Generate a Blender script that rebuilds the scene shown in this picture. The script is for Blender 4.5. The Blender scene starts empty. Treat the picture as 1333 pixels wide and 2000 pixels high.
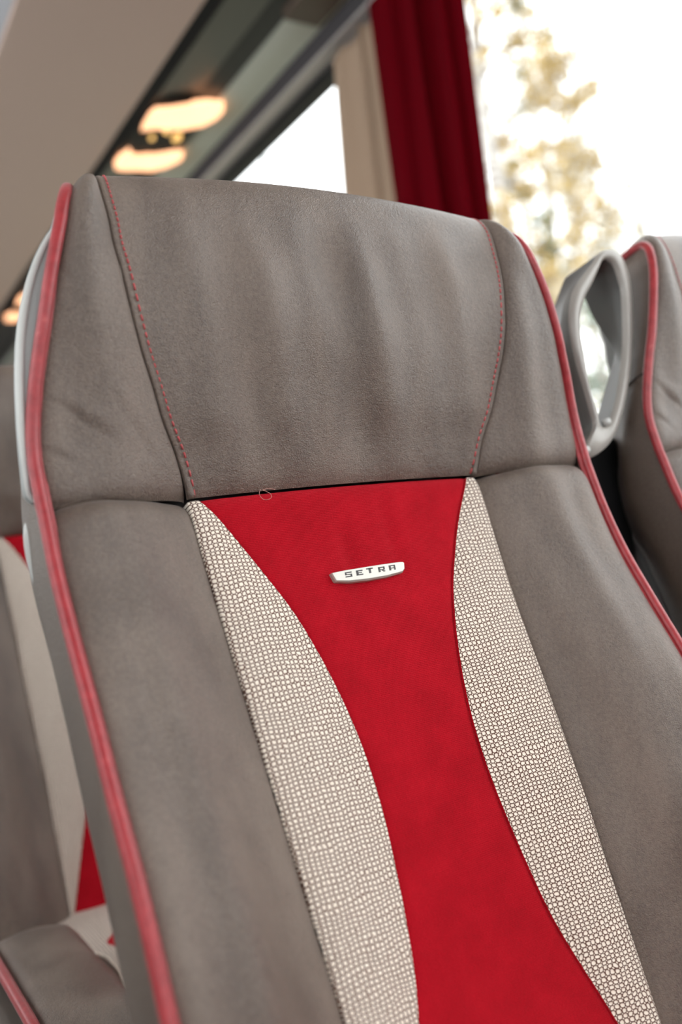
import bpy, bmesh, math, random
import numpy as np
from mathutils import Vector, Matrix
random.seed(7); rng = np.random.default_rng(7)
SC = bpy.context.scene
COL = SC.collection

# ------------------------------------------------------------------ camera
F = 1732.0
CX, CY = 666.5, 1000.0
yv = np.array([-1066., 200., F]); yv /= np.linalg.norm(yv)
xv = np.array([2760., -281., F]); xv = xv - yv * (xv @ yv); xv /= np.linalg.norm(xv)
zv = -np.cross(yv, xv)
if zv[1] > 0: zv = -zv
RM = np.stack([xv, yv, zv], 1)
CAM = np.array([-.37, -.553, .874])
def ray(px, py): return RM.T @ np.array([px - CX, py - CY, F])
def atY(px, py, Y):
    d = ray(px, py); return CAM + d * (Y - CAM[1]) / d[1]
def atX(px, py, X):
    d = ray(px, py); return CAM + d * (X - CAM[0]) / d[0]
cd = bpy.data.cameras.new('camera'); cam = bpy.data.objects.new('camera', cd); COL.objects.link(cam)
right, down, fwd = RM[0], RM[1], RM[2]
M = Matrix(((right[0], -down[0], -fwd[0], CAM[0]), (right[1], -down[1], -fwd[1], CAM[1]), (right[2], -down[2], -fwd[2], CAM[2]), (0, 0, 0, 1)))
cam.matrix_world = M
cd.sensor_fit = 'VERTICAL'; cd.sensor_height = 36.0; cd.lens = F / 2000 * 36.0
cd.clip_start = .02; cd.clip_end = 300
cd.dof.use_dof = True; cd.dof.focus_distance = .665; cd.dof.aperture_fstop = 2.8
SC.camera = cam
# ------------------------------------------------------------------ light
W = bpy.data.worlds.new('overcast_sky'); SC.world = W; W.use_nodes = True
bg = W.node_tree.nodes['Background']; bg.inputs[0].default_value = (.975, .985, 1.0, 1); bg.inputs[1].default_value = 1.0
SC.view_settings.view_transform = 'Standard'; SC.view_settings.look = 'None'
SC.view_settings.gamma = 1.0; SC.view_settings.use_curve_mapping = False
SC.view_settings.exposure = 2.2

# ------------------------------------------------------------------ materials
def mat(name, col, rough=.5, metal=0., spec=.5, sheen=0., emit=None, es=0., coat=0.):
    m = bpy.data.materials.new(name); m.use_nodes = True
    b = m.node_tree.nodes['Principled BSDF']
    b.inputs['Base Color'].default_value = (*col, 1); b.inputs['Roughness'].default_value = rough
    b.inputs['Metallic'].default_value = metal; b.inputs['Specular IOR Level'].default_value = spec
    b.inputs['Sheen Weight'].default_value = sheen; b.inputs['Coat Weight'].default_value = coat
    if emit: b.inputs['Emission Color'].default_value = (*emit, 1); b.inputs['Emission Strength'].default_value = es
    return m
class NT:
    def __init__(s, m): s.t = m.node_tree; s.b = s.t.nodes['Principled BSDF']
    def n(s, typ, **kw):
        x = s.t.nodes.new(typ)
        for k, v in kw.items(): setattr(x, k, v)
        return x
    def l(s, a, b): s.t.links.new(a, b)
    def math(s, op, a, b=None):
        x = s.n('ShaderNodeMath', operation=op)
        for i, v in enumerate((a, b)):
            if v is None: continue
            if isinstance(v, (int, float)): x.inputs[i].default_value = v
            else: s.l(v, x.inputs[i])
        return x.outputs[0]
    def noise(s, vec, scale, detail=2., rough=.5):
        x = s.n('ShaderNodeTexNoise'); x.inputs['Scale'].default_value = scale
        x.inputs['Detail'].default_value = detail; x.inputs['Roughness'].default_value = rough
        if vec is not None: s.l(vec, x.inputs['Vector'])
        return x.outputs['Fac']
    def ramp(s, fac, stops):
        x = s.n('ShaderNodeValToRGB'); e = x.color_ramp.elements
        while len(e) < len(stops): e.new(.5)
        for el, (p, c) in zip(e, stops): el.position = p; el.color = (*c, 1) if len(c) == 3 else c
        s.l(fac, x.inputs[0]); return x.outputs[0]
    def bump(s, h, dist, strength=1., prev=None):
        x = s.n('ShaderNodeBump'); x.inputs['Distance'].default_value = dist; x.inputs['Strength'].default_value = strength
        s.l(h, x.inputs['Height'])
        if prev is not None: s.l(prev, x.inputs['Normal'])
        return x.outputs[0]

def make_leather(name, c0, c1, grain=1.0):
    m = mat(name, c0, .42, spec=.8, sheen=.12); m.node_tree.nodes['Principled BSDF'].inputs['Sheen Roughness'].default_value = .35
    t = NT(m); tc = t.n('ShaderNodeTexCoord').outputs['Object']
    mp = t.n('ShaderNodeMapping'); mp.inputs['Scale'].default_value = (1, 1, .28); t.l(tc, mp.inputs[0])
    big = t.noise(mp.outputs[0], 22, 3, .55)
    mid = t.noise(tc, 420, 4, .6)
    mix = t.math('ADD', t.math('MULTIPLY', big, .6), t.math('MULTIPLY', mid, .4))
    col = t.ramp(mix, [(.38, c0), (.62, c1)]); t.l(col, t.b.inputs['Base Color'])
    rr = t.n('ShaderNodeMapRange'); rr.inputs['From Min'].default_value = .35; rr.inputs['From Max'].default_value = .65
    rr.inputs['To Min'].default_value = .30; rr.inputs['To Max'].default_value = .43; t.l(mix, rr.inputs[0]); t.l(rr.outputs[0], t.b.inputs['Roughness'])
    v = t.n('ShaderNodeTexVoronoi'); v.inputs['Scale'].default_value = 1300; t.l(tc, v.inputs['Vector'])
    g = t.noise(tc, 900, 3, .65); g2 = t.noise(tc, 260, 2, .5)
    h = t.math('ADD', t.math('MULTIPLY', g, .7), t.math('ADD', t.math('MULTIPLY', v.outputs['Distance'], .25), t.math('MULTIPLY', g2, .5)))
    bp = t.bump(h,   .0012 * grain, .9); t.l(bp, t.b.inputs['Normal'])
    return m
LEATHER = make_leather('taupe_leather', (.084, .053, .038), (.172, .124, .096))
LEATHER_SIDE = make_leather('taupe_side_leather', (.084, .052, .037), (.125, .087, .065))
PIPE = mat('red_piping', (.50, .035, .045), .38, spec=.5, sheen=.25)
t = NT(PIPE); tc = t.n('ShaderNodeTexCoord').outputs['Object']
f = t.noise(tc, 130, 4, .6); c = t.ramp(f, [(.3, (.25, .007, .012)), (.66, (.36, .020, .027)), (.78, (.46, .09, .075))]); t.l(c, t.b.inputs['Base Color'])
t.l(t.bump(t.noise(tc, 900, 2), .0003, .6), t.b.inputs['Normal'])
THREAD = mat('red_thread', (.46, .075, .08), .6)
DARKTHREAD = mat('dark_seam_thread', (.03, .022, .02), .8)

FABRIC = mat('cream_basket_weave', (.6, .52, .45), .85, spec=.2, sheen=.2)
t = NT(FABRIC); uv = t.n('ShaderNodeUVMap').outputs[0]
sx = t.n('ShaderNodeSeparateXYZ'); t.l(uv, sx.inputs[0])
jn = t.math('MULTIPLY', t.math('SUBTRACT', t.noise(uv, 160, 2), .5), .8)
jn2 = t.math('MULTIPLY', t.math('SUBTRACT', t.noise(uv, 45, 2), .5), 2.4)
U = t.math('ADD', t.math('DIVIDE', sx.outputs[0], .0037), jn)
V = t.math('ADD', t.math('DIVIDE', sx.outputs[1], .0031), t.math('ADD', jn2, t.math('MULTIPLY', jn, -.5)))
def knob(U, V, offu, offv, ru, rv):
    fu = t.math('SUBTRACT', t.math('FRACT', t.math('ADD', U, offu + 100)), .5)
    fv = t.math('SUBTRACT', t.math('FRACT', t.math('ADD', V, offv + 100)), .5)
    a = t.math('POWER', t.math('ABSOLUTE', t.math('DIVIDE', fu, ru)), 2.6); b = t.math('POWER', t.math('ABSOLUTE', t.math('DIVIDE', fv, rv)), 2.6)
    return t.math('SUBTRACT', 1.0, t.math('ADD', a, b))
k1 = knob(U, V, 0, 0, .43, .44); k2 = t.math('MULTIPLY', knob(U, V, .5, .5, .17, .2), .6)
kk = t.math('MAXIMUM', k1, k2)
kc = t.math('MINIMUM', t.math('MAXIMUM', kk, 0.0), 1.0)
col = t.ramp(kc, [(.0, (.12, .055, .038)), (.20, (.40, .245, .18)), (.5, (.92, .81, .70))]); 
t.l(col, t.b.inputs['Base Color'])
hh = t.math('POWER', kc, .5); fz = t.noise(uv, 2600, 2)
t.l(t.bump(t.math('ADD', hh, t.math('MULTIPLY', fz, .25)), .0011, .9), t.b.inputs['Normal'])

VELVET = mat('red_velvet', (.40, .004, .014), .8, spec=.12, sheen=.32)
VELVET.node_tree.nodes['Principled BSDF'].inputs['Sheen Tint'].default_value = (1, .16, .18, 1)
VELVET.node_tree.nodes['Principled BSDF'].inputs['Sheen Roughness'].default_value = .4
t = NT(VELVET); uv = t.n('ShaderNodeUVMap').outputs[0]
mp = t.n('ShaderNodeMapping'); mp.inputs['Scale'].default_value = (.5, 1.4, 1); t.l(uv, mp.inputs[0])
n1 = t.noise(mp.outputs[0], 1500, 3, .7); n2 = t.noise(uv, 30, 3, .6)
mx = t.math('ADD', t.math('MULTIPLY', n1, .7), t.math('MULTIPLY', n2, .3))
t.l(t.ramp(mx, [(.35, (.27, .0005, .005)), (.5, (.42, .001, .010)), (.68, (.56, .006, .018))]), t.b.inputs['Base Color'])
sx = t.n('ShaderNodeSeparateXYZ'); t.l(uv, sx.inputs[0])
rib = t.math('SINE', t.math('MULTIPLY', sx.outputs[1], 2 * math.pi / .0013))
t.l(t.bump(t.math('ADD', n1, t.math('MULTIPLY', rib, .16)), .0009, .8), t.b.inputs['Normal'])

SHELL = mat('grey_shell_plastic', (.36, .375, .37), .4)
SHELLD = mat('dark_shell_plastic', (.20, .20, .196), .45)
RIM = mat('light_grey_plastic', (.50, .50, .485), .35)
HGREY = mat('mid_grey_plastic', (.15, .15, .145), .45)
HRIM = mat('warm_grey_satin_plastic', (.34, .315, .29), .3)
CHROME = mat('satin_silver', (.50, .475, .43), .42, metal=.5)
INK = mat('engraved_dark', (.06, .055, .055), .5)
BLACK = mat('black_plastic', (.006, .006, .007), .6, spec=.25)
DARKPANEL = mat('dark_gloss_panel', (.022, .024, .023), .34)
GREEN_GREY = mat('green_grey_panel', (.46, .475, .41), .6)
HEADER = mat('grey_header', (.50, .46, .44), .6)
RAIL = mat('dark_rail', (.035, .03, .034), .6)
RACK = mat('beige_rack_lining', (.60, .455, .39), .75)
RACKGREY = mat('grey_rack_edge', (.33, .33, .35), .5)
CEIL = mat('ceiling_lining', (.55, .53, .50), .8)
WALL = mat('wall_lining', (.30, .27, .25), .8)
FLOORM = mat('floor_covering', (.06, .055, .055), .7)
for m, sc, amt in ((RACK, 700, .0004), (CEIL, 500, .0004), (WALL, 500, .0004), (HEADER, 500, .0003), (GREEN_GREY, 400, .0003), (FLOORM, 300, .001)):
    t = NT(m); tc = t.n('ShaderNodeTexCoord').outputs['Object']; t.l(t.bump(t.noise(tc, sc, 3), amt, .6), t.b.inputs['Normal'])
REDCURT = mat('red_curtain_cloth', (.115, .0004, .004), .9, spec=.05, sheen=.0)
BEIGECURT = mat('beige_curtain_cloth', (.42, .30, .215), .9, spec=.15)
for m, c in ((REDCURT, (.22, .0, .01)), (BEIGECURT, (.5, .36, .25))):
    t = NT(m); tr = t.n('ShaderNodeBsdfTranslucent'); tr.inputs[0].default_value = (*c, 1); mx = t.n('ShaderNodeMixShader'); mx.inputs[0].default_value = .10
    out = t.t.nodes['Material Output']; t.l(t.b.outputs[0], mx.inputs[1]); t.l(tr.outputs[0], mx.inputs[2]); t.l(mx.outputs[0], out.inputs[0])
    tc = t.n('ShaderNodeTexCoord').outputs['Object']; t.l(t.bump(t.noise(tc, 900, 2), .0005, .6), t.b.inputs['Normal'])
GLASS = bpy.data.materials.new('window_glass'); GLASS.use_nodes = True
gt = GLASS.node_tree; gt.nodes.clear(); go = gt.nodes.new('ShaderNodeOutputMaterial'); gm = gt.nodes.new('ShaderNodeMixShader'); gm.inputs[0].default_value = .04
g1 = gt.nodes.new('ShaderNodeBsdfTransparent'); g1.inputs[0].default_value = (.97, .985, .98, 1); g2 = gt.nodes.new('ShaderNodeBsdfGlossy'); g2.inputs['Roughness'].default_value = .02
gt.links.new(g1.outputs[0], gm.inputs[1]); gt.links.new(g2.outputs[0], gm.inputs[2]); gt.links.new(gm.outputs[0], go.inputs[0])
LAMPGLOW = mat('warm_lamp_lens', (.9, .6, .4), .4, emit=(1.0, .47, .24), es=.46)
LEDGLOW = mat('amber_spot_lens', (.9, .6, .3), .4, emit=(1.0, .55, .14), es=.30)
LEAF = mat('golden_leaves', (.38, .27, .10), .7)
LEAFG = mat('green_leaves', (.22, .20, .12), .7)
NEEDLE = mat('dark_needles', (.08, .11, .06), .8)
BARK = mat('birch_bark', (.62, .60, .56), .8)
t = NT(BARK); tc = t.n('ShaderNodeTexCoord').outputs['Object']; mp = t.n('ShaderNodeMapping'); mp.inputs['Scale'].default_value = (1, 1, 5); t.l(tc, mp.inputs[0])
t.l(t.ramp(t.noise(mp.outputs[0], 3, 3), [(.42, (.12, .1, .09)), (.5, (.40, .38, .35))]), t.b.inputs['Base Color'])
GRASS = mat('autumn_grass', (.16, .17, .08), .95)
t = NT(GRASS); tc = t.n('ShaderNodeTexCoord').outputs['Object']
t.l(t.ramp(t.noise(tc, 1.2, 5), [(.35, (.12, .12, .08)), (.65, (.24, .22, .16))]), t.b.inputs['Base Color'])
STEEL = mat('galvanised_steel', (.35, .37, .38), .5, metal=.5)

# ------------------------------------------------------------------ mesh helpers
def link(name, me, m, parent=None, smooth=True, loc=None):
    o = bpy.data.objects.new(name, me); COL.objects.link(o)
    if m is not None: me.materials.append(m)
    if smooth:
        for p in me.polygons: p.use_smooth = True
    if parent is not None: o.parent = parent
    if loc is not None: o.location = loc
    return o
def from_vf(name, V_, F_, m, parent=None, smooth=True, uvs=None):
    me = bpy.data.meshes.new(name); me.from_pydata([tuple(map(float, v)) for v in V_], [], F_); me.update()
    if uvs is not None:
        l = me.uv_layers.new(name='UVMap')
        for lp in me.loops: l.data[lp.index].uv = uvs[lp.vertex_index]
    return link(name, me, m, parent, smooth)
def grid(P, UV=None):
    ni, nj = len(P), len(P[0]); V_ = [p for r in P for p in r]
    F_ = [(i * nj + j, i * nj + j + 1, (i + 1) * nj + j + 1, (i + 1) * nj + j) for i in range(ni - 1) for j in range(nj - 1)]
    return V_, F_, ([u for r in UV for u in r] if UV is not None else None)
def tube_vf(path, r, seg=12, flat=None, up=None, closed=False, cap=True):
    """r float or list; flat=(a,b) ellipse scale; frames from 'up' hints"""
    path = [np.array(p, float) for p in path]; n = len(path); V_ = []; F_ = []
    prevN = None
    for i, p in enumerate(path):
        if closed: T = path[(i + 1) % n] - path[i - 1]
        else: T = path[min(i + 1, n - 1)] - path[max(i - 1, 0)]
        T = T / (np.linalg.norm(T) + 1e-12)
        if up is not None: a = np.array(up[i] if isinstance(up, list) else up, float)
        elif prevN is not None: a = prevN
        else: a = np.array([0, 0, 1.]) if abs(T[2]) < .9 else np.array([1., 0, 0])
        Nn = a - T * (a @ T); Nn /= np.linalg.norm(Nn) + 1e-12; B = np.cross(T, Nn); prevN = Nn
        rr = r[i] if hasattr(r, '__len__') else r; fa, fb = flat if flat else (1, 1)
        for k in range(seg):
            an = 2 * math.pi * k / seg
            V_.append(p + rr * (fa * math.cos(an) * Nn + fb * math.sin(an) * B))
    m_ = n if closed else n - 1
    for i in range(m_):
        for k in range(seg):
            a = i * seg + k; b = i * seg + (k + 1) % seg; c = ((i + 1) % n) * seg + (k + 1) % seg; d = ((i + 1) % n) * seg + k
            F_.append((a, b, c, d))
    if cap and not closed: F_.append(tuple(range(seg))[::-1]); F_.append(tuple((n - 1) * seg + k for k in range(seg)))
    return V_, F_
class MB:
    def __init__(s): s.V = []; s.F = []
    def add(s, V_, F_):
        o = len(s.V); s.V += list(V_); s.F += [tuple(i + o for i in f) for f in F_]; return s
    def box(s, lo, hi, rot=None, cen=None):
        x0, y0, z0 = lo; x1, y1, z1 = hi
        v = [np.array(p, float) for p in ((x0, y0, z0), (x1, y0, z0), (x1, y1, z0), (x0, y1, z0), (x0, y0, z1), (x1, y0, z1), (x1, y1, z1), (x0, y1, z1))]
        return s.add(v, [(0, 3, 2, 1), (4, 5, 6, 7), (0, 1, 5, 4), (1, 2, 6, 5), (2, 3, 7, 6), (3, 0, 4, 7)])
    def tube(s, *a, **k): v, f = tube_vf(*a, **k); return s.add(v, f)
    def build(s, name, m, parent=None, smooth=False, bevel=0.):
        o = from_vf(name, s.V, s.F, m, parent, smooth)
        if bevel:
            b = o.modifiers.new('b', 'BEVEL'); b.width = bevel; b.segments = 3; b.limit_method = 'ANGLE'
        return o
def crv(ks, vs):
    """Catmull-Rom (nonuniform) interpolator"""
    ks = np.array(ks, float); vs = np.array(vs, float)
    if ks[0] > ks[-1]: ks = ks[::-1]; vs = vs[::-1]
    d = np.gradient(vs, ks, axis=0)
    def f(x):
        x = min(max(x, ks[0]), ks[-1]); i = int(min(max(np.searchsorted(ks, x) - 1, 0), len(ks) - 2)); h = ks[i + 1] - ks[i]; u = (x - ks[i]) / h
        return (2 * u**3 - 3 * u**2 + 1) * vs[i] + (u**3 - 2 * u**2 + u) * h * d[i] + (-2 * u**3 + 3 * u**2) * vs[i + 1] + (u**3 - u**2) * h * d[i + 1]
    return f
def tag(o, label, cat, group=None, kind=None):
    if label: o['label'] = label
    if cat: o['category'] = cat
    if group: o['group'] = group
    if kind: o['kind'] = kind
    return o
def empty(name, loc, label, cat, group=None):
    o = bpy.data.objects.new(name, None); COL.objects.link(o); o.location = loc; o.empty_display_size = .1
    return tag(o, label, cat, group)
def struct(o): o['kind'] = 'structure'; return o

# ------------------------------------------------------------------ the coach shell
X0, Z0 = CAM[0], CAM[2]; DX = 1.20; XW = X0 + DX
def RZ(x, ratio): return Z0 + (x - X0) * ratio          # height of a lengthwise edge seen at that slope
YA, YB = -4.2, 5.2
def strip(name, pts, m, y0=YA, y1=YB, thick=.012, bevel=.003, parent=None):
    """a lengthwise moulding: cross-section polyline pts (x,z) given a thickness upward/outward"""
    P = [np.array(p, float) for p in pts]; nrm = []
    for i in range(len(P)):
        d = P[min(i + 1, len(P) - 1)] - P[max(i - 1, 0)]; d /= np.linalg.norm(d); nrm.append(np.array([-d[1], d[0]]))
    if sum(n_[1] for n_ in nrm) < 0: nrm = [-n_ for n_ in nrm]
    ring = P + [p + n_ * thick for p, n_ in zip(P[::-1], nrm[::-1])]
    V_ = [(p[0], y, p[1]) for y in (y0, y1) for p in ring]; n = len(ring)
    F_ = [(i, (i + 1) % n, n + (i + 1) % n, n + i) for i in range(n)] + [tuple(range(n))[::-1], tuple(range(n, 2 * n))]
    return MB().add(V_, F_).build(name, m, parent, bevel=bevel)
ZTOP = RZ(XW, .963)
SILL = .85
struct(MB().box((-1.62, YA, -.06), (XW + .06, YB, 0)).build('floor', FLOORM))
struct(MB().box((-1.62, YA, 2.62), (XW + .06, YB, 2.68)).build('ceiling', CEIL))
# right wall: lower panel, header above the windows, pillar between the windows
P0, P1 = .78, 1.12
struct(MB().box((XW, YA, 0), (XW + .06, YB, SILL)).box((XW, YA, ZTOP), (XW + .06, YB, 2.62)).box((XW, P0, SILL), (XW + .06, P1, ZTOP)).box((XW, 3.9, SILL), (XW + .06, YB, ZTOP)).build('wall_right', WALL))
struct(MB().box((-1.62, YA, 0), (-1.56, YB, 1.2)).box((-1.62, YA, 2.2), (-1.56, YB, 2.62)).box((-1.62, .9, 1.2), (-1.56, 1.1, 2.2)).box((-1.62, 4.8, 1.2), (-1.56, YB, 2.2)).build('wall_left', WALL))
struct(MB().box((-1.62, YB, 0), (XW + .06, YB + .06, 2.68)).build('wall_back', WALL))
struct(MB().box((-1.62, YA - .06, 0), (XW + .06, YA, 1.0)).box((-1.62, YA - .06, 2.0), (XW + .06, YA, 2.68)).build('wall_front', WALL))
def window(name, x, y0, y1, z0, z1):
    w = struct(MB().box((x + .02, y0, z0), (x + .026, y1, z1)).build(name, GLASS))
    fr = MB(); t_ = .018
    fr.box((x + .005, y0, z0), (x + .05, y0 + t_, z1)).box((x + .005, y1 - t_, z0), (x + .05, y1, z1)).box((x + .005, y0 + t_, z0), (x + .05, y1 - t_, z0 + t_)).box((x + .005, y0 + t_, z1 - t_), (x + .05, y1 - t_, z1))
    fr.build('window_seal', BLACK, w)
    return w
window('window_1', XW, YA, P0, SILL, ZTOP)
window('window_2', XW, P1, 3.9, SILL, ZTOP)
window('window_3', -1.62, YA, .9, 1.2, 2.2)
window('window_4', -1.62, 1.1, 4.8, 1.2, 2.2)

# overhead: header strip, rail, light panel, dark service channel, rack
xB, xG, xA = 1.145, 1.05, .875
zB, zG, zA = Z0 + xB * 1.022, Z0 + xG * 1.132, Z0 + xA * 1.365
struct(strip('trim_1', [(XW - .002, ZTOP), (X0 + xB + .012, zB - .016)], HEADER, thick=.03))
struct(strip('trim_2', [(X0 + xB + .012, zB - .014), (X0 + xB - .012, zB + .012)], RAIL, thick=.03))
struct(strip('trim_3', [(X0 + xB - .010, zB + .012), (X0 + xG + .03, zG + .0), (X0 + xG, zG + .008)], GREEN_GREY, thick=.03))
sc_ = tag(strip('service_channel', [(X0 + xG, zG + .008), (X0 + xG - .05, zG + .022), (X0 + xA, zA)], DARKPANEL, thick=.02), 'long dark glossy service channel above the window seats, holding the reading lamps', 'overhead panel')
rk = empty('luggage_rack', (X0 + .6, 1.8, Z0 + 1.2), 'overhead luggage rack with a smooth beige underside along the coach', 'luggage rack')
def rackstrip(name, pts, m, **k):
    o = strip(name, pts, m, **k); o.parent = rk; o.matrix_parent_inverse = Matrix.Translation(-rk.location); return o
struct(strip('trim_4', [(X0 + xA + .014, zA - .006), (X0 + xA - .022, zA + .002)], BLACK, thick=.004))
xT = .50
rackstrip('underside_panel', [(X0 + xA - .018, Z0 + (xA - .018) * 1.395), (X0 + xT, Z0 + xT * 2.43)], RACK, thick=.02)
rackstrip('front_profile', [(X0 + xT, Z0 + xT * 2.45), (X0 + xT - .035, Z0 + xT * 2.45 + .03), (X0 + xT - .05, Z0 + xT * 2.45 + .10), (X0 + xT - .045, Z0 + xT * 2.45 + .2)], RACKGREY, thick=.02)

# ------------------------------------------------------------------ reading lamps in the channel
def chan(u, w, d=0.):
    """u: 0..1 across the channel from rack side to window side, w along the coach (m), d: below the panel"""
    a = np.array([X0 + xA, zA]); b = np.array([X0 + xG, zG + .008]); p = a + (b - a) * u
    return np.array([p[0], w, p[1] - d + .012 * math.sin(math.pi * u)])
def lamp(y, label):
    root = empty('reading_lamp', tuple(chan(.5, y)), label, 'reading lamp', 'reading lamps in the service channel')
    off = np.array(root.location)
    def plate(name, outl, d0, d1, m, parent):
        bt = [chan(u, y + w, d1) - off for u, w in outl]; tp = [chan(u, y + w, d0) - off for u, w in outl]; n = len(outl)
        F_ = [tuple(range(n)), tuple(range(n, 2 * n))[::-1]] + [(i, (i + 1) % n, n + (i + 1) % n, n + i) for i in range(n)]
        return MB().add(bt + tp, F_).build(name, m, parent, bevel=.002)
    def blob(cu, cw, ru, rw, n=28, p=2.5):
        return [(cu + ru * math.copysign(abs(math.cos(a)) ** (2 / p), math.cos(a)), cw + rw * math.copysign(abs(math.sin(a)) ** (2 / p), math.sin(a))) for a in np.linspace(0, 2 * math.pi, n, endpoint=False)]
    plate('housing', blob(.53, .0, .45, .19), .004, .012, BLACK, root)
    plate('lamp_lens', LENS_FAR, .010, .020, LAMPGLOW, root)
    plate('lamp_lens', LENS_NEAR, .010, .020, LAMPGLOW, root)
    for cu, cw in [px2chan(px, py, YL) for px, py in ((300, 262), (322, 256), (345, 262))]:
        plate('reading_spot', blob(cu, cw, .05, .022, 16, 2), .012, .019, LEDGLOW, root)
    plate('control_panel', blob(.50, .02, .26, .05, 24, 3), .008, .017, BLACK, root)
    return root
# lens outlines (u across, w along), measured on the lamp in view
def px2chan(px, py, y0):
    d = ray(px, py); a = np.array([X0 + xA, zA]); b = np.array([X0 + xG, zG + .008])
    # intersect the plane through the channel
    e = b - a; nx, nz = -e[1], e[0]
    k = (nx * (a[0] - CAM[0]) + nz * (a[1] - CAM[2])) / (nx * d[0] + nz * d[2]); P = CAM + k * d
    return ((P[0] - a[0]) / e[0], P[1] - y0)
YL = px2chan(325, 262, 0)[1]
LENS_FAR = [px2chan(x, y, YL) for x, y in ((434, 190), (405, 192), (370, 199), (335, 204), (305, 206), (292, 216), (280, 234), (276, 246), (300, 244), (330, 248), (360, 244), (395, 232), (420, 216), (434, 200))]
LENS_NEAR = [px2chan(x, y, YL) for x, y in ((252, 284), (236, 298), (225, 312), (226, 322), (240, 327), (265, 328), (295, 326), (325, 314), (350, 299), (356, 288), (345, 286), (325, 292), (300, 298), (270, 300), (258, 297))]
for i, s_ in enumerate(('glowing warm reading lamp nearest to the window, just above the front headrest', 'glowing warm reading lamp in the channel, behind the front headrest', 'glowing warm reading lamp at the left edge of the picture, farthest back')):
    lamp(YL + .80 * i, s_)
# small dark brown housing, a plain box ahead on the channel
hb = MB(); a_ = px2chan(650, 10, 0)[1]
hb.box((X0 + xG - .02, a_ - .10, zG - .012), (X0 + xB - .02, a_ + .06, zG + .02))
tag(hb.build('brown_housing', mat('brown_plastic', (.07, .045, .03), .5), bevel=.006), 'small dark brown housing under the light panel above the curtains', 'housing')

# ------------------------------------------------------------------ curtains
def curtain(name, y0, y1, x, ztop, zbot, folds, amp, m, label, shrink=0., seed=1, ph=0., flare=0.):
    r = random.Random(seed); nI, nJ = 160, 40; P = []
    phs = [r.uniform(0, 6.28) for _ in range(4)]
    for j in range(nJ + 1):
        v = j / nJ; z = ztop + (zbot - ztop) * v; row = []
        for i in range(nI + 1):
            u = i / nI; a = u * folds * 2 * math.pi + ph
            yy = y0 + (y1 - y0) * u; yc = (y0 + y1) / 2; yy = yc + (yy - yc) * (1 - shrink * math.sin(v * math.pi) ** 1) + flare * u * v
            xx = x + amp * (math.sin(a + .6 * math.sin(v * 3 + phs[0])) * (.75 + .25 * math.sin(u * 9 + phs[1])) + .3 * math.sin(2.3 * a + phs[2] + v))
            row.append((xx, yy + amp * .5 * math.sin(a * 2 + phs[3]), z))
        P.append(row)
    V_, F_, _ = grid(P); o = from_vf(name, V_, F_, m)
    so = o.modifiers.new('s', 'SOLIDIFY'); so.thickness = .0015
    return tag(o, label, 'curtain')
XC = XW - .045
red0 = atX(918, 150, XC)[1]; red1 = atX(738, 150, XC)[1]; bei1 = atX(656, 200, XC + .02)[1]
curtain('red_curtain', red0, red1, XC, RZ(XC, 1.0), .86, 3.4, .016, REDCURT, 'deep red curtain gathered at the pillar between the windows', 0, 3)
curtain('beige_curtain', red1 - .02, bei1, XC + .022, RZ(XC, .985), .86, 2.3, .013, BEIGECURT, 'beige curtain hanging beside the red one at the rear window', .0, 5, flare=.10)

# ------------------------------------------------------------------ coach seat
SP = crv([-.50, -.40, -.28, -.225, -.178, -.132, -.082, -.042, -.004, .01], [.236, .235, .2338, .2338, .2342, .2340, .2346, .2355, .2358, .2362])
NP_ = crv([-.50, -.40, -.28, -.225, -.178, -.132, -.082, -.042, -.004, .01], [.048, .049, .043, .036, .026, .016, .006, .002, .002, .002])
SF = crv([-.50, -.30, -.26, -.18, -.085, -.022, .01], [.114, .120, .122, .125, .128, .131, .1315])
NF = crv([-.50, -.30, -.26, -.18, -.085, -.022, .01], [-.010, -.014, -.015, -.019, -.024, -.024, -.023])
SR = crv([-.50, -.40, -.327, -.292, -.26, -.221, -.178, -.137, -.110, -.081, -.058, -.035, -.011, .012], [.112, .082, .0595, .054, .0505, .048, .050, .057, .064, .074, .085, .097, .111, .1265])
NR = crv([-.50, -.327, -.292, -.221, -.137, -.058, -.035, -.011, .012], [-.018, -.023, -.024, -.026, -.028, -.029, -.029, -.027, -.024])
HK = [  # (piping t,s,n) (seam t,s,n) (centre t,n), rows from the crease up and over the top
 ((.000, .2360, .002), (.008, .1315, -.023), (.010, -.023)), ((.030, .2365, .005), (.034, .139, -.010), (.036, -.005)),
 ((.053, .2345, .011), (.055, .148, .003), (.056, .009)), ((.074, .231, .0195), (.075, .154, .014), (.076, .020)),
 ((.093, .2268, .0275), (.094, .160, .024), (.095, .030)), ((.111, .2222, .0355), (.116, .165, .034), (.116, .039)),
 ((.136, .2158, .044), (.145, .169, .043), (.145, .048)), ((.156, .2100, .0495), (.165, .1715, .0465), (.168, .052)),
 ((.172, .2050, .0525), (.184, .172, .049), (.190, .056)), ((.186, .2010, .0535), (.204, .173, .0495), (.211, .056)),
 ((.199, .196, .051), (.219, .172, .045), (.228, .049)), ((.209, .191, .042), (.227, .170, .035), (.238, .035)),
 ((.214, .186, .024), (.231, .168, .020), (.242, .017)), ((.216, .181, .008), (.229, .166, .002), (.240, -.002)),
 ((.211, .176, -.010), (.221, .164, -.016), (.230, -.020)), ((.199, .172, -.027), (.205, .158, -.032), (.210, -.034))]
HP = crv(range(16), [k[0] for k in HK]); HS = crv(range(16), [k[1] for k in HK]); HC = crv(range(16), [k[2] for k in HK])
def edge(d, depth, w): return -depth * math.exp(-max(d, 0) / w)
def t0(s): return .009 * (1 - (s / .236) ** 2)
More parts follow.
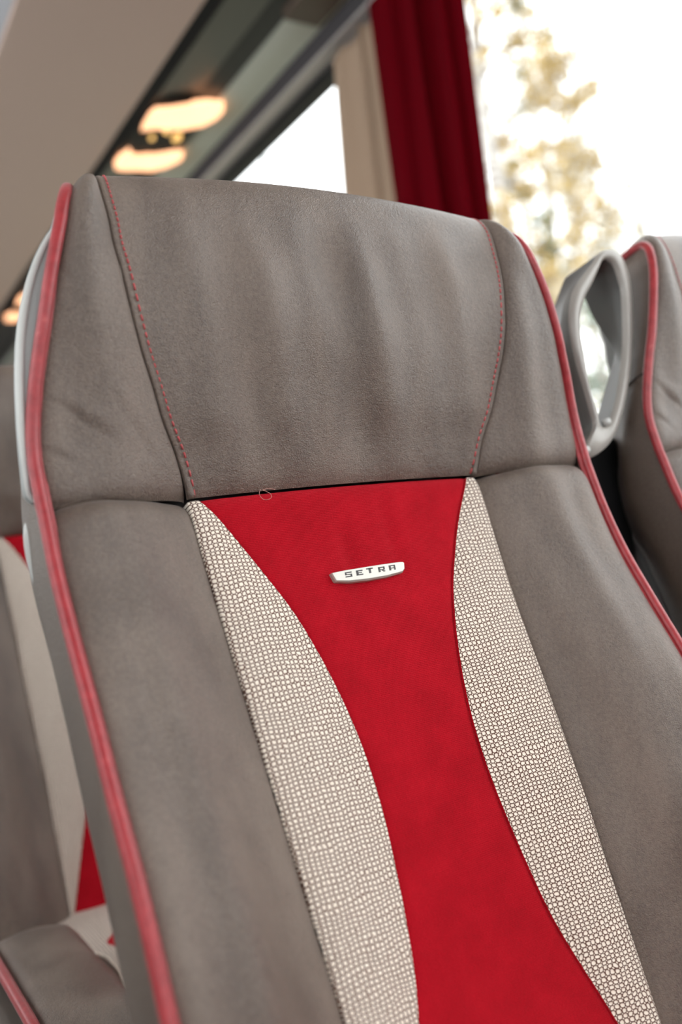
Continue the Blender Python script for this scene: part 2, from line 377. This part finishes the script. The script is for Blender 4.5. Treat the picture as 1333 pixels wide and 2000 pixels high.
def smooth01(x): x = min(max(x, 0), 1); return x * x * (3 - 2 * x)
def waves(s, t):
    return .0010 * math.sin(s * 95 + 2.2 * math.sin(t * 14)) + .0007 * math.sin(s * 170 + 1.3 + 3 * t * 8) + .0006 * math.sin(t * 60 + s * 30)
def low_n(s, t):
    a = abs(s); sp, sf, sr = SP(t), SF(t), SR(t); crease = -.012 * math.exp(min(t - t0(s), 0) / .007)
    if a >= sf:
        u = min((a - sf) / (sp - sf), 1); base = NF(t) + (NP_(t) - NF(t)) * smooth01(u * .96 + .02) ** 1.0
        n = base + .015 * math.sin(math.pi * u) ** .9 + edge(a - sf, .004, .004) + edge(sp - a, .006, .005) + crease + 2.0 * waves(s * .75 - .1, t * .6) * math.sin(math.pi * u)
        n -= .0035 * math.exp(-((a - sp + .034) / .012) ** 2) * smooth01(-t / .05)
        return n
    if a >= sr: u = (a - sr) / max(sf - sr, 1e-4); return NR(t) + (NF(t) - NR(t)) * u + .0025 * math.sin(math.pi * min(max(u, 0), 1)) * min((sf - sr) / .05, 1) + crease * .35 + edge(sf - a, .0025, .003) + .0008
    return NR(t) - .001 * (1 - (a / sr) ** 2) + crease * .4 + edge(sr - a, .0018, .003) - .0022 * math.exp(-((s + .012) / .007) ** 2) * math.exp(-((t + .05) / .03) ** 2) - .0015 * math.exp(-((s - .03) / .006) ** 2) * math.exp(-((t + .035) / .03) ** 2)
def head(s_frac, side, k, seg):
    """seg 'c': s_frac -1..1 between the seams; 'w': 0..1 from seam to piping on that side. returns (s,t,n)"""
    P, S_, C = HP(k), HS(k), HC(k); kr = math.exp(-k / .22)
    if seg == 'c':
        q = s_frac; w = q * q; s = q * S_[1]; t = C[0] + (S_[0] - C[0]) * w; n = C[1] + (S_[2] - C[1]) * w
        n += edge((1 - abs(q)) * S_[1], .0016, .0022) - .010 * kr * .4
        n += 3.2 * waves(s * .8 + .3, t * .8) * (1 - w) * min(k / 2, 1) * (1 - smooth01((k - 6) / 3))
        return s, t, n
    u = s_frac; s = S_[1] + (P[1] - S_[1]) * u; t = S_[0] + (P[0] - S_[0]) * u; n = S_[2] + (P[2] - S_[2]) * u
    n += .008 * math.sin(math.pi * u) ** .8 * (1 - .5 * smooth01((k - 8) / 4)) + edge((P[1] - s), .0065, .004) + edge(s - S_[1], .0024, .0014) - .010 * kr
    if side < 0:      # creases low on the near wing
        for (cs, ct, dx_, dt_, dp) in ((.205, .052, .030, -.020, .0016), (.170, .046, .028, -.040, .0009), (.222, .030, .02, -.012, .0012)):
            L_ = math.hypot(dx_, dt_); al_ = ((-(s - cs)) * dx_ + (t - ct) * dt_) / L_; pe = ((-(s - cs)) * dt_ - (t - ct) * dx_) / L_
            n -= dp * math.exp(-(pe / .0022) ** 2) * math.exp(-(al_ / (L_ * .55)) ** 2)
            n += dp * .8 * math.exp(-((pe + .006) / .006) ** 2) * math.exp(-(al_ / (L_ * .6)) ** 2)
    n += 1.6 * waves(s * side * .8, t * .7) * math.sin(math.pi * u) * (1 - smooth01((k - 6) / 3)); t += .0025 * math.sin(math.pi * u) * smooth01((k - 9) / 2)
    return s * side, t, n

def build_seat(loc, alpha, label, handle, group='coach seats in red, cream and taupe', badge=True, raise_=0.):
    root = empty('coach_seat', loc, label, 'coach seat', group)
    a0 = math.radians(17); al = math.radians(alpha)
    u0 = np.array([0, math.sin(a0), math.cos(a0)]); piv = np.array([0, 0, .92]) - .47 * u0
    u = np.array([0, math.sin(al), math.cos(al)]); N = np.array([0, -math.cos(al), math.sin(al)]); O = piv + .47 * u + np.array([0, 0, raise_])
    L = lambda s, t, n: O + np.array([s, 0, 0]) + t * u + n * N
    BOT = -.492
    def panel(name, m, fn, ni, nj, parent=root):
        P = []; UVs = []
        for i in range(ni + 1):
            r = []; q = []
            for j in range(nj + 1):
                s, t, n = fn(i / ni, j / nj); r.append(L(s, t, n)); q.append((s, t))
            P.append(r); UVs.append(q)
        V_, F_, U_ = grid(P, UVs); return from_vf(name, V_, F_, m, parent, True, U_)
    def lowfn(lo, hi):
        def f(i, j):
            s_top = lo(.0) + (hi(.0) - lo(.0)) * j; t = t0(s_top) + i ** 1.25 * (BOT - t0(s_top)); a, b = lo(t), hi(t); s = a + (b - a) * j
            return s, t, low_n(s, t)
        return f
    def densej(f): return lambda i, j: f(i, .5 - .5 * math.cos(math.pi * j))
    # centre panels
    red = panel('centre_panel', VELVET, densej(lowfn(lambda t: -SR(t), lambda t: SR(t))), 150, 60); red['label'] = 'red velvet centre panel'
    for sd in (-1, 1):
        fb = panel('fabric_panel', FABRIC, densej(lowfn(lambda t: sd * SR(t), lambda t: sd * SF(t))), 150, 24); fb['label'] = 'cream basket-weave fabric panel'
        bl = panel('bolster', LEATHER, densej(lowfn(lambda t: sd * SF(t), lambda t: sd * SP(t))), 150, 60)
    # headrest
    hr = panel('headrest', LEATHER, lambda i, j: head(-math.cos(math.pi * j), 0, (i ** 1.15) * 15, 'c'), 150, 110)
    for sd in (-1, 1):
        panel('headrest_wing', LEATHER, densej(lambda i, j: head(j, sd, (i ** 1.15) * 15, 'w')), 150, 44, hr)
        # welt strip and red stitches along the seam
        path = []; ups = []; st = MB()
        for q in np.linspace(.0, 14, 190):
            S_ = HS(q); path.append(L(sd * (S_[1] - .0026), S_[0], S_[2] - .0012)); e = .2
        for i in range(len(path)):
            T = path[min(i + 1, 189)] - path[max(i - 1, 0)]; ups.append(np.cross(np.array([1., 0, 0]), T) * (1 if True else -1))
        v, f_ = tube_vf(path, .0024, 10, flat=(.55, 1.0), up=ups); from_vf('seam_welt', v, f_, LEATHER, hr)
        qs = np.linspace(.0, 13.5, 62)
        for a, b in zip(qs[:-1], qs[1:]):
            m0, m1 = a + (b - a) * .18, a + (b - a) * .82
            pts = []
            for mm in (m0, (m0 + m1) / 2, m1):
                S_ = HS(mm); q_ = 1 - .0056 / S_[1]; x = head(q_, 0, mm, 'c'); pts.append(L(sd * x[0], x[1], x[2] + .0003 if mm != m0 and mm != m1 else x[2] - .0002))
            st.tube(pts, .00072, 6)
        stitch = st.build('stitching', THREAD, hr, True); stitch['label'] = 'red stitching'
    # piping
    for sd in (-1, 1):
        path = []
        for q in np.linspace(0, 14.6, 120)[::-1]:
            P = HP(q); path.append(L(sd * (P[1] + .0015), P[0], P[2] - .001))
        for t_ in np.linspace(-.004, BOT, 110): path.append(L(sd * (SP(t_) + .0015), t_, NP_(t_) - .001))
        v, f_ = tube_vf(path, .0043, 14); pp = from_vf('piping', v, f_, PIPE, root); pp['label'] = 'red leather piping'
        # flat sewn flange beside the cord
        fl = [p + np.array([-sd * .0044, 0, 0]) - .0022 * N for p in path]; v, f_ = tube_vf(fl, .0022, 8); from_vf('piping_flange', v, f_, PIPE, pp)
    # side gussets
    NB = crv([-.47, -.25, -.10, 0, .03, .08, .14, .25], [-.085, -.095, -.098, -.092, -.066, -.036, -.030, -.030])
    for sd in (-1, 1):
        rows = []; UVs = []
        ks = [('h', q) for q in np.linspace(14.9, 0, 90)] + [('l', t_) for t_ in np.linspace(-.005, BOT, 90)]
        for kind, q in ks:
            if kind == 'h':
                P = HP(q); t_, s, n = P; s += .001
                tb = min(t_, .205 - .10 * (1 if q > 10 else 0) * min(max((q - 10) / 4, 0), 1)); inw = .27 * smooth01(t_ / .09) + .02
            else: t_ = q; s = SP(t_) + .001; n = NP_(t_); tb = t_; inw = .02 + .03 * smooth01(-t_ / .10)
            nb = NB(t_ if kind == 'l' else min(tb, t_)); row = []
            for j in range(15):
                w = j / 14; nn = n + (nb - n) * w; ss = s - inw * (n - nn) + .006 * math.sin(math.pi * w) ** .8 - (.045 * max(w - .45, 0) ** 1.5 * 2.2) * smooth01((.06 - t_) / .06)
                row.append(L(sd * ss, t_ + (tb - t_) * w, nn))
            rows.append(row)
        V_, F_, _ = grid(rows); g = from_vf('side_panel', V_, F_, LEATHER_SIDE, root)
        i8 = min(range(len(ks)), key=lambda i: abs((HP(ks[i][1])[0] if ks[i][0] == 'h' and ks[i][1] < 9 else 9) - .078))
        v, f_ = tube_vf([np.array(p) + np.array([sd * .0002, 0, 0]) for p in rows[i8]], .0009, 6); from_vf('side_seam', v, f_, DARKTHREAD, g)
    # back shell
    SW = crv([-.47, -.30, -.16, -.10, -.07, -.045, -.015, .02, .06, .10, .15, .185, .20], [.190, .192, .192, .192, .192, .192, .194, .200, .205, .192, .180, .162, .12])
    Pf = []
    for t_ in np.linspace(BOT - .02, .195, 90):
        w_ = SW(t_); row = []
        for an in np.linspace(0, 2 * math.pi, 49)[:-1]:
            c, s_ = math.cos(an), math.sin(an); e = 6
            rr = (abs(c) ** e + abs(s_) ** e) ** (-1 / e)
            row.append(L(w_ * c * rr, t_, NB(t_) - .014 + .019 * s_ * rr - .012 * (1 - (c * rr) ** 2) * (1 if s_ < 0 else 0)))
        Pf.append(row)
    V_ = [p for r in Pf for p in r]; n_ = 48; F_ = [(i * n_ + j, i * n_ + (j + 1) % n_, (i + 1) * n_ + (j + 1) % n_, (i + 1) * n_ + j) for i in range(89) for j in range(n_)]
    F_ += [tuple(range(n_))[::-1], tuple(89 * n_ + j for j in range(n_))]
    sh = from_vf('back_shell', V_, F_, SHELLD, root); sh['label'] = 'grey plastic back shell'
    # badge (sits on the velvet)
    if badge:
        def st_px(px, py, n=-.0285):
            d = ray(px, py); a1, N1 = u0, np.array([0, -math.cos(a0), math.sin(a0)]); o = CAM - np.array([0, 0, .92]); k = (n - N1 @ o) / (N1 @ d); Q = o + k * d; return Q[0], Q @ a1
        outl = [st_px(*p) for p in ((644.5, 1121.5), (668, 1116.3), (713, 1108.8), (750, 1103), (778, 1099.3), (784, 1099.2), (787, 1101.5), (788, 1114), (784.5, 1120), (755, 1128.5), (717.5, 1135.2), (680, 1139), (654.5, 1138.4), (652, 1135.5))]
        cx = sum(p[0] for p in outl) / len(outl); cy = sum(p[1] for p in outl) / len(outl)
        def ringp(sc1, sc2, n, dy=0): return [L(cx + (p[0] - cx) * sc1, cy + (p[1] - cy) * sc2 + dy, n) for p in outl]
        R0 = ringp(1, 1, -.031); R1 = ringp(1, 1, -.0268); R2 = ringp(.985, .86, -.0255, .0004); m_ = len(outl)
        F_ = [(i, (i + 1) % m_, m_ + (i + 1) % m_, m_ + i) for i in range(m_)] + [(m_ + i, m_ + (i + 1) % m_, 2 * m_ + (i + 1) % m_, 2 * m_ + i) for i in range(m_)] + [tuple(2 * m_ + i for i in range(m_)), tuple(range(m_))[::-1]]
        bd = MB().add(R0 + R1 + R2, F_).build('badge', CHROME, root, False, .0003); bd['label'] = 'small silver metal badge'
        G = {'S': [(0, .78, 1, 1), (0, .42, .22, .84), (0, .42, 1, .58), (.78, 0, 1, .5), (0, 0, 1, .22)],
             'E': [(0, .78, 1, 1), (.04, 0, .34, 1), (0, .42, .86, .58), (0, 0, 1, .22)],
             'T': [(0, .76, 1, 1), (.34, 0, .66, 1)],
             'R': [(0, .78, 1, 1), (0, 0, .30, 1), (.76, .42, 1, 1), (0, .36, 1, .52), (.5, .18, .78, .4), (.68, 0, 1, .22)],
             'A': [(0, .78, 1, 1), (0, 0, .30, 1), (.75, 0, 1, 1), (0, .34, 1, .50)]}
        for ch, (px, py) in zip('SETRA', ((678.2, 1126.6), (699.6, 1123), (719.6, 1118.8), (742.6, 1116.4), (763.2, 1113))):
            cs, ct = st_px(px, py); lw, lh = .0060, .0040; mb = MB()
            for (x0_, y0_, x1_, y1_) in G[ch]:
                A = [L(cs + (x - .5) * lw + (y - .5) * .0004, ct + .0008 + (y - .5) * lh, nn) for nn in (-.0256, -.02535) for x, y in ((x0_, y0_), (x1_, y0_), (x1_, y1_), (x0_, y1_))]
                mb.add(A, [(0, 3, 2, 1), (4, 5, 6, 7), (0, 1, 5, 4), (1, 2, 6, 5), (2, 3, 7, 6), (3, 0, 4, 7)])
            mb.build('letter', INK, bd)
    # ---- seat cushion (independent of the recline)
    YC0, YC1 = -.055, -.58
    def ztop(s, y):
        a = abs(s); w = smooth01((a - .118) / .045); fr = smooth01((-.235 - y) / .08)
        z = .468 - .010 * (1 - (s / .2) ** 2) + .054 * w * fr - .03 * smooth01((-.50 - y) / .08) ** 2
        z += edge(.235 - a, .010, .006) * w + .006 * math.exp(-((a - .19) / .03) ** 2) * fr
        return z
    CS = lambda y: .224 - .106 * smooth01((-.18 - y) / .11) + .022 * smooth01((-.32 - y) / .14)
    def cred(y): return crv([-.60, -.45, -.33, -.28, -.245, -.20, -.15, -.09], [.09, .052, .062, .085, .104, .066, .035, .03])(y)
    def cpanel(name, m, lo, hi, nj, dz=0.):
        P = []; UVs = []
        for i in range(61):
            y = YC0 + (YC1 - YC0) * i / 60; r = []; q = []
            for j in range(nj + 1):
                s = lo(y) + (hi(y) - lo(y)) * j / nj; r.append(np.array([s, y, ztop(s, y) + dz])); q.append((s, y))
            P.append(r); UVs.append(q)
        # front drop
        last = P[-1]; lq = UVs[-1]
        for k in range(1, 7): P.append([p + np.array([0, -.02 * math.sin(k / 6 * 1.57), -.12 * (k / 6)]) for p in last]); UVs.append([(a, b - .02 * k) for a, b in lq])
        V_, F_, U_ = grid(P, UVs); return from_vf(name, V_, F_, m, root, True, U_)
    o = cpanel('cushion_centre', VELVET, lambda y: -cred(y), lambda y: cred(y), 24); o['label'] = 'red velvet seat insert'
    for sd in (-1, 1):
        o = cpanel('cushion_fabric', FABRIC, lambda y: sd * cred(y), lambda y: sd * CS(y), 16); o['label'] = 'cream basket-weave seat fabric'
        cpanel('cushion_bolster', LEATHER, lambda y: sd * CS(y), lambda y: sd * .236, 24)
        path = [np.array([sd * .238, y, ztop(.232, y) + .004]) for y in np.linspace(YC0, YC1, 60)]
        v, f_ = tube_vf(path, .0052, 12); from_vf('cushion_piping', v, f_, PIPE, root)
        path = [np.array([sd * (CS(y) - .0015), y, ztop(CS(y), y) + .0012]) for y in np.linspace(YC0, YC1, 60)]
        v, f_ = tube_vf(path, .0014, 8); from_vf('cushion_cord', v, f_, FABRIC, root)
    MB().box((-.235, YC1 - .012, .335), (.235, YC0 + .05, .44)).build('cushion_body', LEATHER_SIDE, root, bevel=.012)
    lg = MB().box((-.19, -.50, .0), (.19, -.10, .02)); lg.box((-.16, -.40, .02), (-.12, -.16, .34)).box((.12, -.40, .02), (.16, -.16, .34))
    lg.build('pedestal', BLACK, root, bevel=.004)
    # ---- grip / side wing
    lx, ly, _ = loc
    if handle == 'wing':
        Yp = .010
        outer = [(112, 400), (100, 440), (86, 462), (70, 491), (56, 525), (45, 562), (36, 605), (30, 650), (27, 700), (27, 750), (29, 810), (33, 870), (38, 920), (44, 965), (60, 985)]
        C3 = crv(range(len(outer)), [atY(px, py, Yp) for px, py in outer])
        O3 = [C3(q) for q in np.linspace(0, len(outer) - 1, 70)]
        off = np.array(loc); O3 = [p - off for p in O3]
        tp = [-.185, 0]; rows = []
        for j, (fx, dy) in enumerate(((.22, .030), (.03, .010), (.012, .0), (.10, -.002), (.3, -.002), (1, .010))):
            rows.append([np.array([p[0] + (-.17 - p[0]) * fx, p[1] + dy, p[2]]) for p in O3])
        V_, F_, _ = grid(rows); hw = from_vf('side_wing', V_, F_, SHELL, root)
        sol = hw.modifiers.new('s', 'SOLIDIFY'); sol.thickness = .004
        hw['label'] = 'grey plastic side wing'
        rr = [.0008 + .0021 * math.sin(math.pi * min(max(q, 0), 1)) ** .6 for q in np.linspace(.02, .98, 70)]
        v, f_ = tube_vf([p + np.array([.0035, -.001, 0]) for p in O3], rr, 12); o = from_vf('wing_rim', v, f_, RIM, hw); o['label'] = 'white outer rim'
        pe = [(48, 1008), (45, 1022), (45, 1040), (48, 1065), (54, 1098), (61, 1130), (69, 1162), (78, 1190)]
        Ce = crv(range(len(pe)), [atY(px + 4, py, .03) for px, py in pe]); pth = [Ce(q) - off for q in np.linspace(0, len(pe) - 1, 40)]
        v, f_ = tube_vf([p + np.array([.0062, 0, 0]) for p in pth], [.0080 * math.sin(math.pi * (.06 + .88 * q)) ** .5 for q in np.linspace(0, 1, 40)], 14, flat=(1, .5), up=np.array([1., 0, 0]))
        o = from_vf('shell_edge', v, f_, RIM, root); o['label'] = 'white lower edge of the shell'
    if handle == 'grip':
        Yp = .015; off = np.array(loc)
        outer = [(1163, 512), (1173, 494), (1190, 486), (1207, 491), (1222, 512), (1232, 548), (1237, 590), (1238, 640), (1236, 690), (1231, 735), (1223, 780), (1212, 822), (1200, 855), (1182, 880), (1160, 893), (1148, 888), (1146, 872), (1158, 850), (1164, 828), (1156, 795), (1145, 755), (1132, 710), (1122, 665), (1117, 625), (1119, 590), (1128, 560), (1145, 535)]
        inner = [(1172, 520), (1179, 507), (1191, 506), (1203, 516), (1212, 540), (1219, 570), (1221, 610), (1222, 650), (1221, 690), (1217, 725), (1212, 760), (1206, 790), (1198, 815), (1191, 828), (1184, 832), (1178, 828), (1174, 822), (1170, 814), (1167, 806), (1160, 785), (1152, 755), (1144, 712), (1137, 670), (1134, 635), (1137, 605), (1146, 578), (1158, 555)]
        n0 = len(outer)
        def dense(c, Y):
            c2 = c + [c[0]]; A = crv(range(-2, len(c2) + 2), [atY(*c[i % n0], Y) for i in range(-2, len(c2) + 2)])
            return [A(q) - off for q in np.linspace(0, n0, 108, endpoint=False)]
        oD, iD = dense(outer, Yp), dense(inner, Yp); n1 = 108
        def dep(p): return .006 + .045 * smooth01((p[2] - 1.0) / .10)
        def depo(p): return .014 + .022 * smooth01((1.09 - p[2]) / .12)
        rows = [[p + np.array([0, depo(p), 0]) + np.array([.004, 0, 0]) for p in oD], [p + np.array([0, .004, 0]) for p in oD], [o_ * .88 + i_ * .12 + np.array([0, -.001, 0]) for o_, i_ in zip(oD, iD)],
                [o_ * .12 + i_ * .88 + np.array([0, -.001, 0]) for o_, i_ in zip(oD, iD)], [p + np.array([0, .004, 0]) for p in iD], [p + np.array([0, dep(p), 0]) + np.array([.003, 0, 0]) for p in iD]]
        V_ = [p for r in rows for p in r]
        def rng_(js): return [(j * n1 + i, j * n1 + (i + 1) % n1, ((j + 1) % 6) * n1 + (i + 1) % n1, ((j + 1) % 6) * n1 + i) for j in js for i in range(n1)]
        gp = from_vf('grab_handle', V_, rng_([0, 4, 5]), HGREY, root); gp['label'] = 'grey looped plastic grab handle'
        o = from_vf('handle_rim', V_[n1:5 * n1], [(j * n1 + i, j * n1 + (i + 1) % n1, (j + 1) * n1 + (i + 1) % n1, (j + 1) * n1 + i) for j in range(3) for i in range(n1)], HRIM, gp); o['label'] = 'lighter satin front rim'
        MB().box((-.318, .060, .30), (-.215, .12, .948)).build('gap_blocker', BLACK, root, bevel=.006)  # added black box, keeps the gap between the seats dark and blocks daylight
        for (px, py) in ((1190, 823), (1149, 878)):
            p = atY(px, py, Yp - .002) - off; MB().tube([p, p + np.array([0, .006, 0])], .0035, 12).build('screw_cap', RIM, gp, True)
    return root
NBX = .576
build_seat((0, 0, 0), 17, 'large front coach seat in taupe leather with red centre and silver badge', 'wing')
build_seat((NBX, 0, 0), 17, 'coach seat at the right edge with a grey grab handle, next to the window', 'grip', badge=False, raise_=.005)
build_seat((0, .73, 0), 12, 'coach seat behind the front one, partly seen at the left edge', '', badge=False, raise_=.012)
# loose hair on the velvet
def on_front(px, py, n=-.024):
    a = math.radians(17); u = np.array([0, math.sin(a), math.cos(a)]); N = np.array([0, -math.cos(a), math.sin(a)]); o = np.array([0, 0, .92])
    d = ray(px, py); k = (n - N @ (CAM - o)) / (N @ d); return CAM + k * d
hp = [(509, 956), (507, 963), (510, 971), (517, 976), (526, 975), (531, 970), (528, 964), (519, 959), (514, 957), (525, 954), (538, 956)]
Hc = crv(range(len(hp)), [on_front(x, y, -.0238) for x, y in hp])
v, f_ = tube_vf([Hc(q) for q in np.linspace(0, len(hp) - 1, 60)], .00016, 6)
tag(from_vf('hair_strand', v, f_, mat('pale_hair', (.6, .3, .25), .5)), 'tiny curled pale hair lying on the red velvet below the headrest', 'hair')

# ------------------------------------------------------------------ outside
GZ = -1.6
g = MB().box((XW + .3, -60, GZ - .1), (120, 120, GZ)).build('ground', GRASS); struct(g)
def along(px, py, dist):
    d = ray(px, py); d = d / math.hypot(d[0], d[1]); return CAM + d * dist
def tree(name, px, dist, h, label, leafm, nl, spread, seed, lean=0., leafsize=.05, low=.3, group='trees outside the window', bare=0.):
    r = random.Random(seed); p = along(px, 700, dist); root = empty(name, (p[0], p[1], GZ), label, 'tree', group)
    tr = MB(); pts = [np.array([lean * k * h * .1 + .08 * math.sin(k * 1.3 + seed), .06 * math.cos(k * 1.7 + seed), h * k / 10]) for k in range(11)]
    tr.tube(pts, [.11 * (1 - .09 * k) * h / 8 for k in range(11)], 8)
    tips = []
    for b in range(46):
        z = low + (1 - low) * r.random() ** .9; k = z * 10; i = min(int(k), 9); base = pts[i] + (pts[i + 1] - pts[i]) * (k - i)
        an = r.uniform(0, 6.28); ln = spread * (1.15 - z) * r.uniform(.6, 1.2) + .25
        q = [base]
        for s in range(1, 5): q.append(base + np.array([math.cos(an + .15 * s) * ln * s / 4, math.sin(an + .15 * s) * ln * s / 4, ln * (.5 * s / 4 - .35 * (s / 4) ** 2) + r.uniform(-.05, .05)]))
        tr.tube(q, [.022 * (1 - s * .2) + .003 for s in range(5)], 5); tips.append(q)
        for w in range(7):
            s = r.uniform(1, 4); i2 = min(int(s), 3); c = q[i2] + (q[i2 + 1] - q[i2]) * (s - i2); e = c + np.array([r.gauss(0, .25), r.gauss(0, .25), r.gauss(-.1, .25)]) * ln * .5
            tr.tube([c, (c + e) / 2 + np.array([0, 0, .02]), e], [.006, .005, .003], 4); tips.append([c, c, (c + e) / 2, e, e])
    tr.build('trunk', BARK if leafm is not NEEDLE else mat('spruce_bark', (.1, .07, .05), .9), root, True)
    V_ = []; F_ = []
    for k in range(nl):
        q = r.choice(tips); s = r.uniform(1, 4); i2 = min(int(s), 3); c = q[i2] + (q[i2 + 1] - q[i2]) * (s - i2) + np.array([r.gauss(0, .09), r.gauss(0, .09), r.gauss(0, .09)])
        a = np.array([r.gauss(0, 1) for _ in range(3)]); a /= np.linalg.norm(a); b = np.cross(a, np.array([r.gauss(0, 1) for _ in range(3)])); b /= np.linalg.norm(b); sz = leafsize * r.uniform(.6, 1.3); o = len(V_)
        nn = np.cross(a, b) * sz * .2
        V_ += [c - a * sz, c - b * sz * .55 + nn, c + a * sz, c + b * sz * .55 + nn]; F_.append((o, o + 1, o + 2, o + 3))
    from_vf('foliage', V_, F_, leafm, root, False)
    return root
tree('birch_tree', 1025, 9.0, 11.5, 'golden birch outside, directly beside the red curtain', LEAF, 5200, 1.0, 3, leafsize=.045, low=.25)
tree('birch_tree', 1165, 13.5, 9.4, 'smaller golden birch outside, above the gap between the seats', LEAF, 4200, 1.5, 8, leafsize=.05)
tree('birch_tree', 1110, 24.0, 19, 'tall thin pale birch outside between the two golden ones', LEAFG, 9000, 2.6, 12, leafsize=.06, low=.15)
tree('birch_tree', 1290, 21.0, 16, 'nearly bare pale birch outside at the far right', LEAFG, 2500, 2.4, 15, leafsize=.05, low=.15)
tree('spruce_tree', 1052, 17.5, 9.2, 'dark green spruce outside, just above the front headrest', NEEDLE, 5000, 1.3, 21, leafsize=.07, low=.08)
tree('spruce_tree', 1215, 7.2, 4.0, 'low green spruce outside, seen through the grab handle', NEEDLE, 3000, .8, 25, leafsize=.05, low=.05)
# street lamp beyond the rear window
p = along(521, 330, 30); sl = empty('street_lamp', (p[0], p[1], GZ), 'pale street lamp seen through the rear window', 'street lamp')
zt = along(521, 300, 30)
zh = CAM[2] + (lambda d: d[2] / math.hypot(d[0], d[1]) * 30)(ray(521, 306)) - GZ
MB().tube([(0, 0, 0), (0, 0, zh)], [.14, .09], 10).build('pole', STEEL, sl, True)
MB().tube([(0, 0, zh - .05), (-.5, .5, zh + .12), (-.8, .8, zh + .12)], [.07, .07, .09], 8).build('lamp_head', STEEL, sl, True)
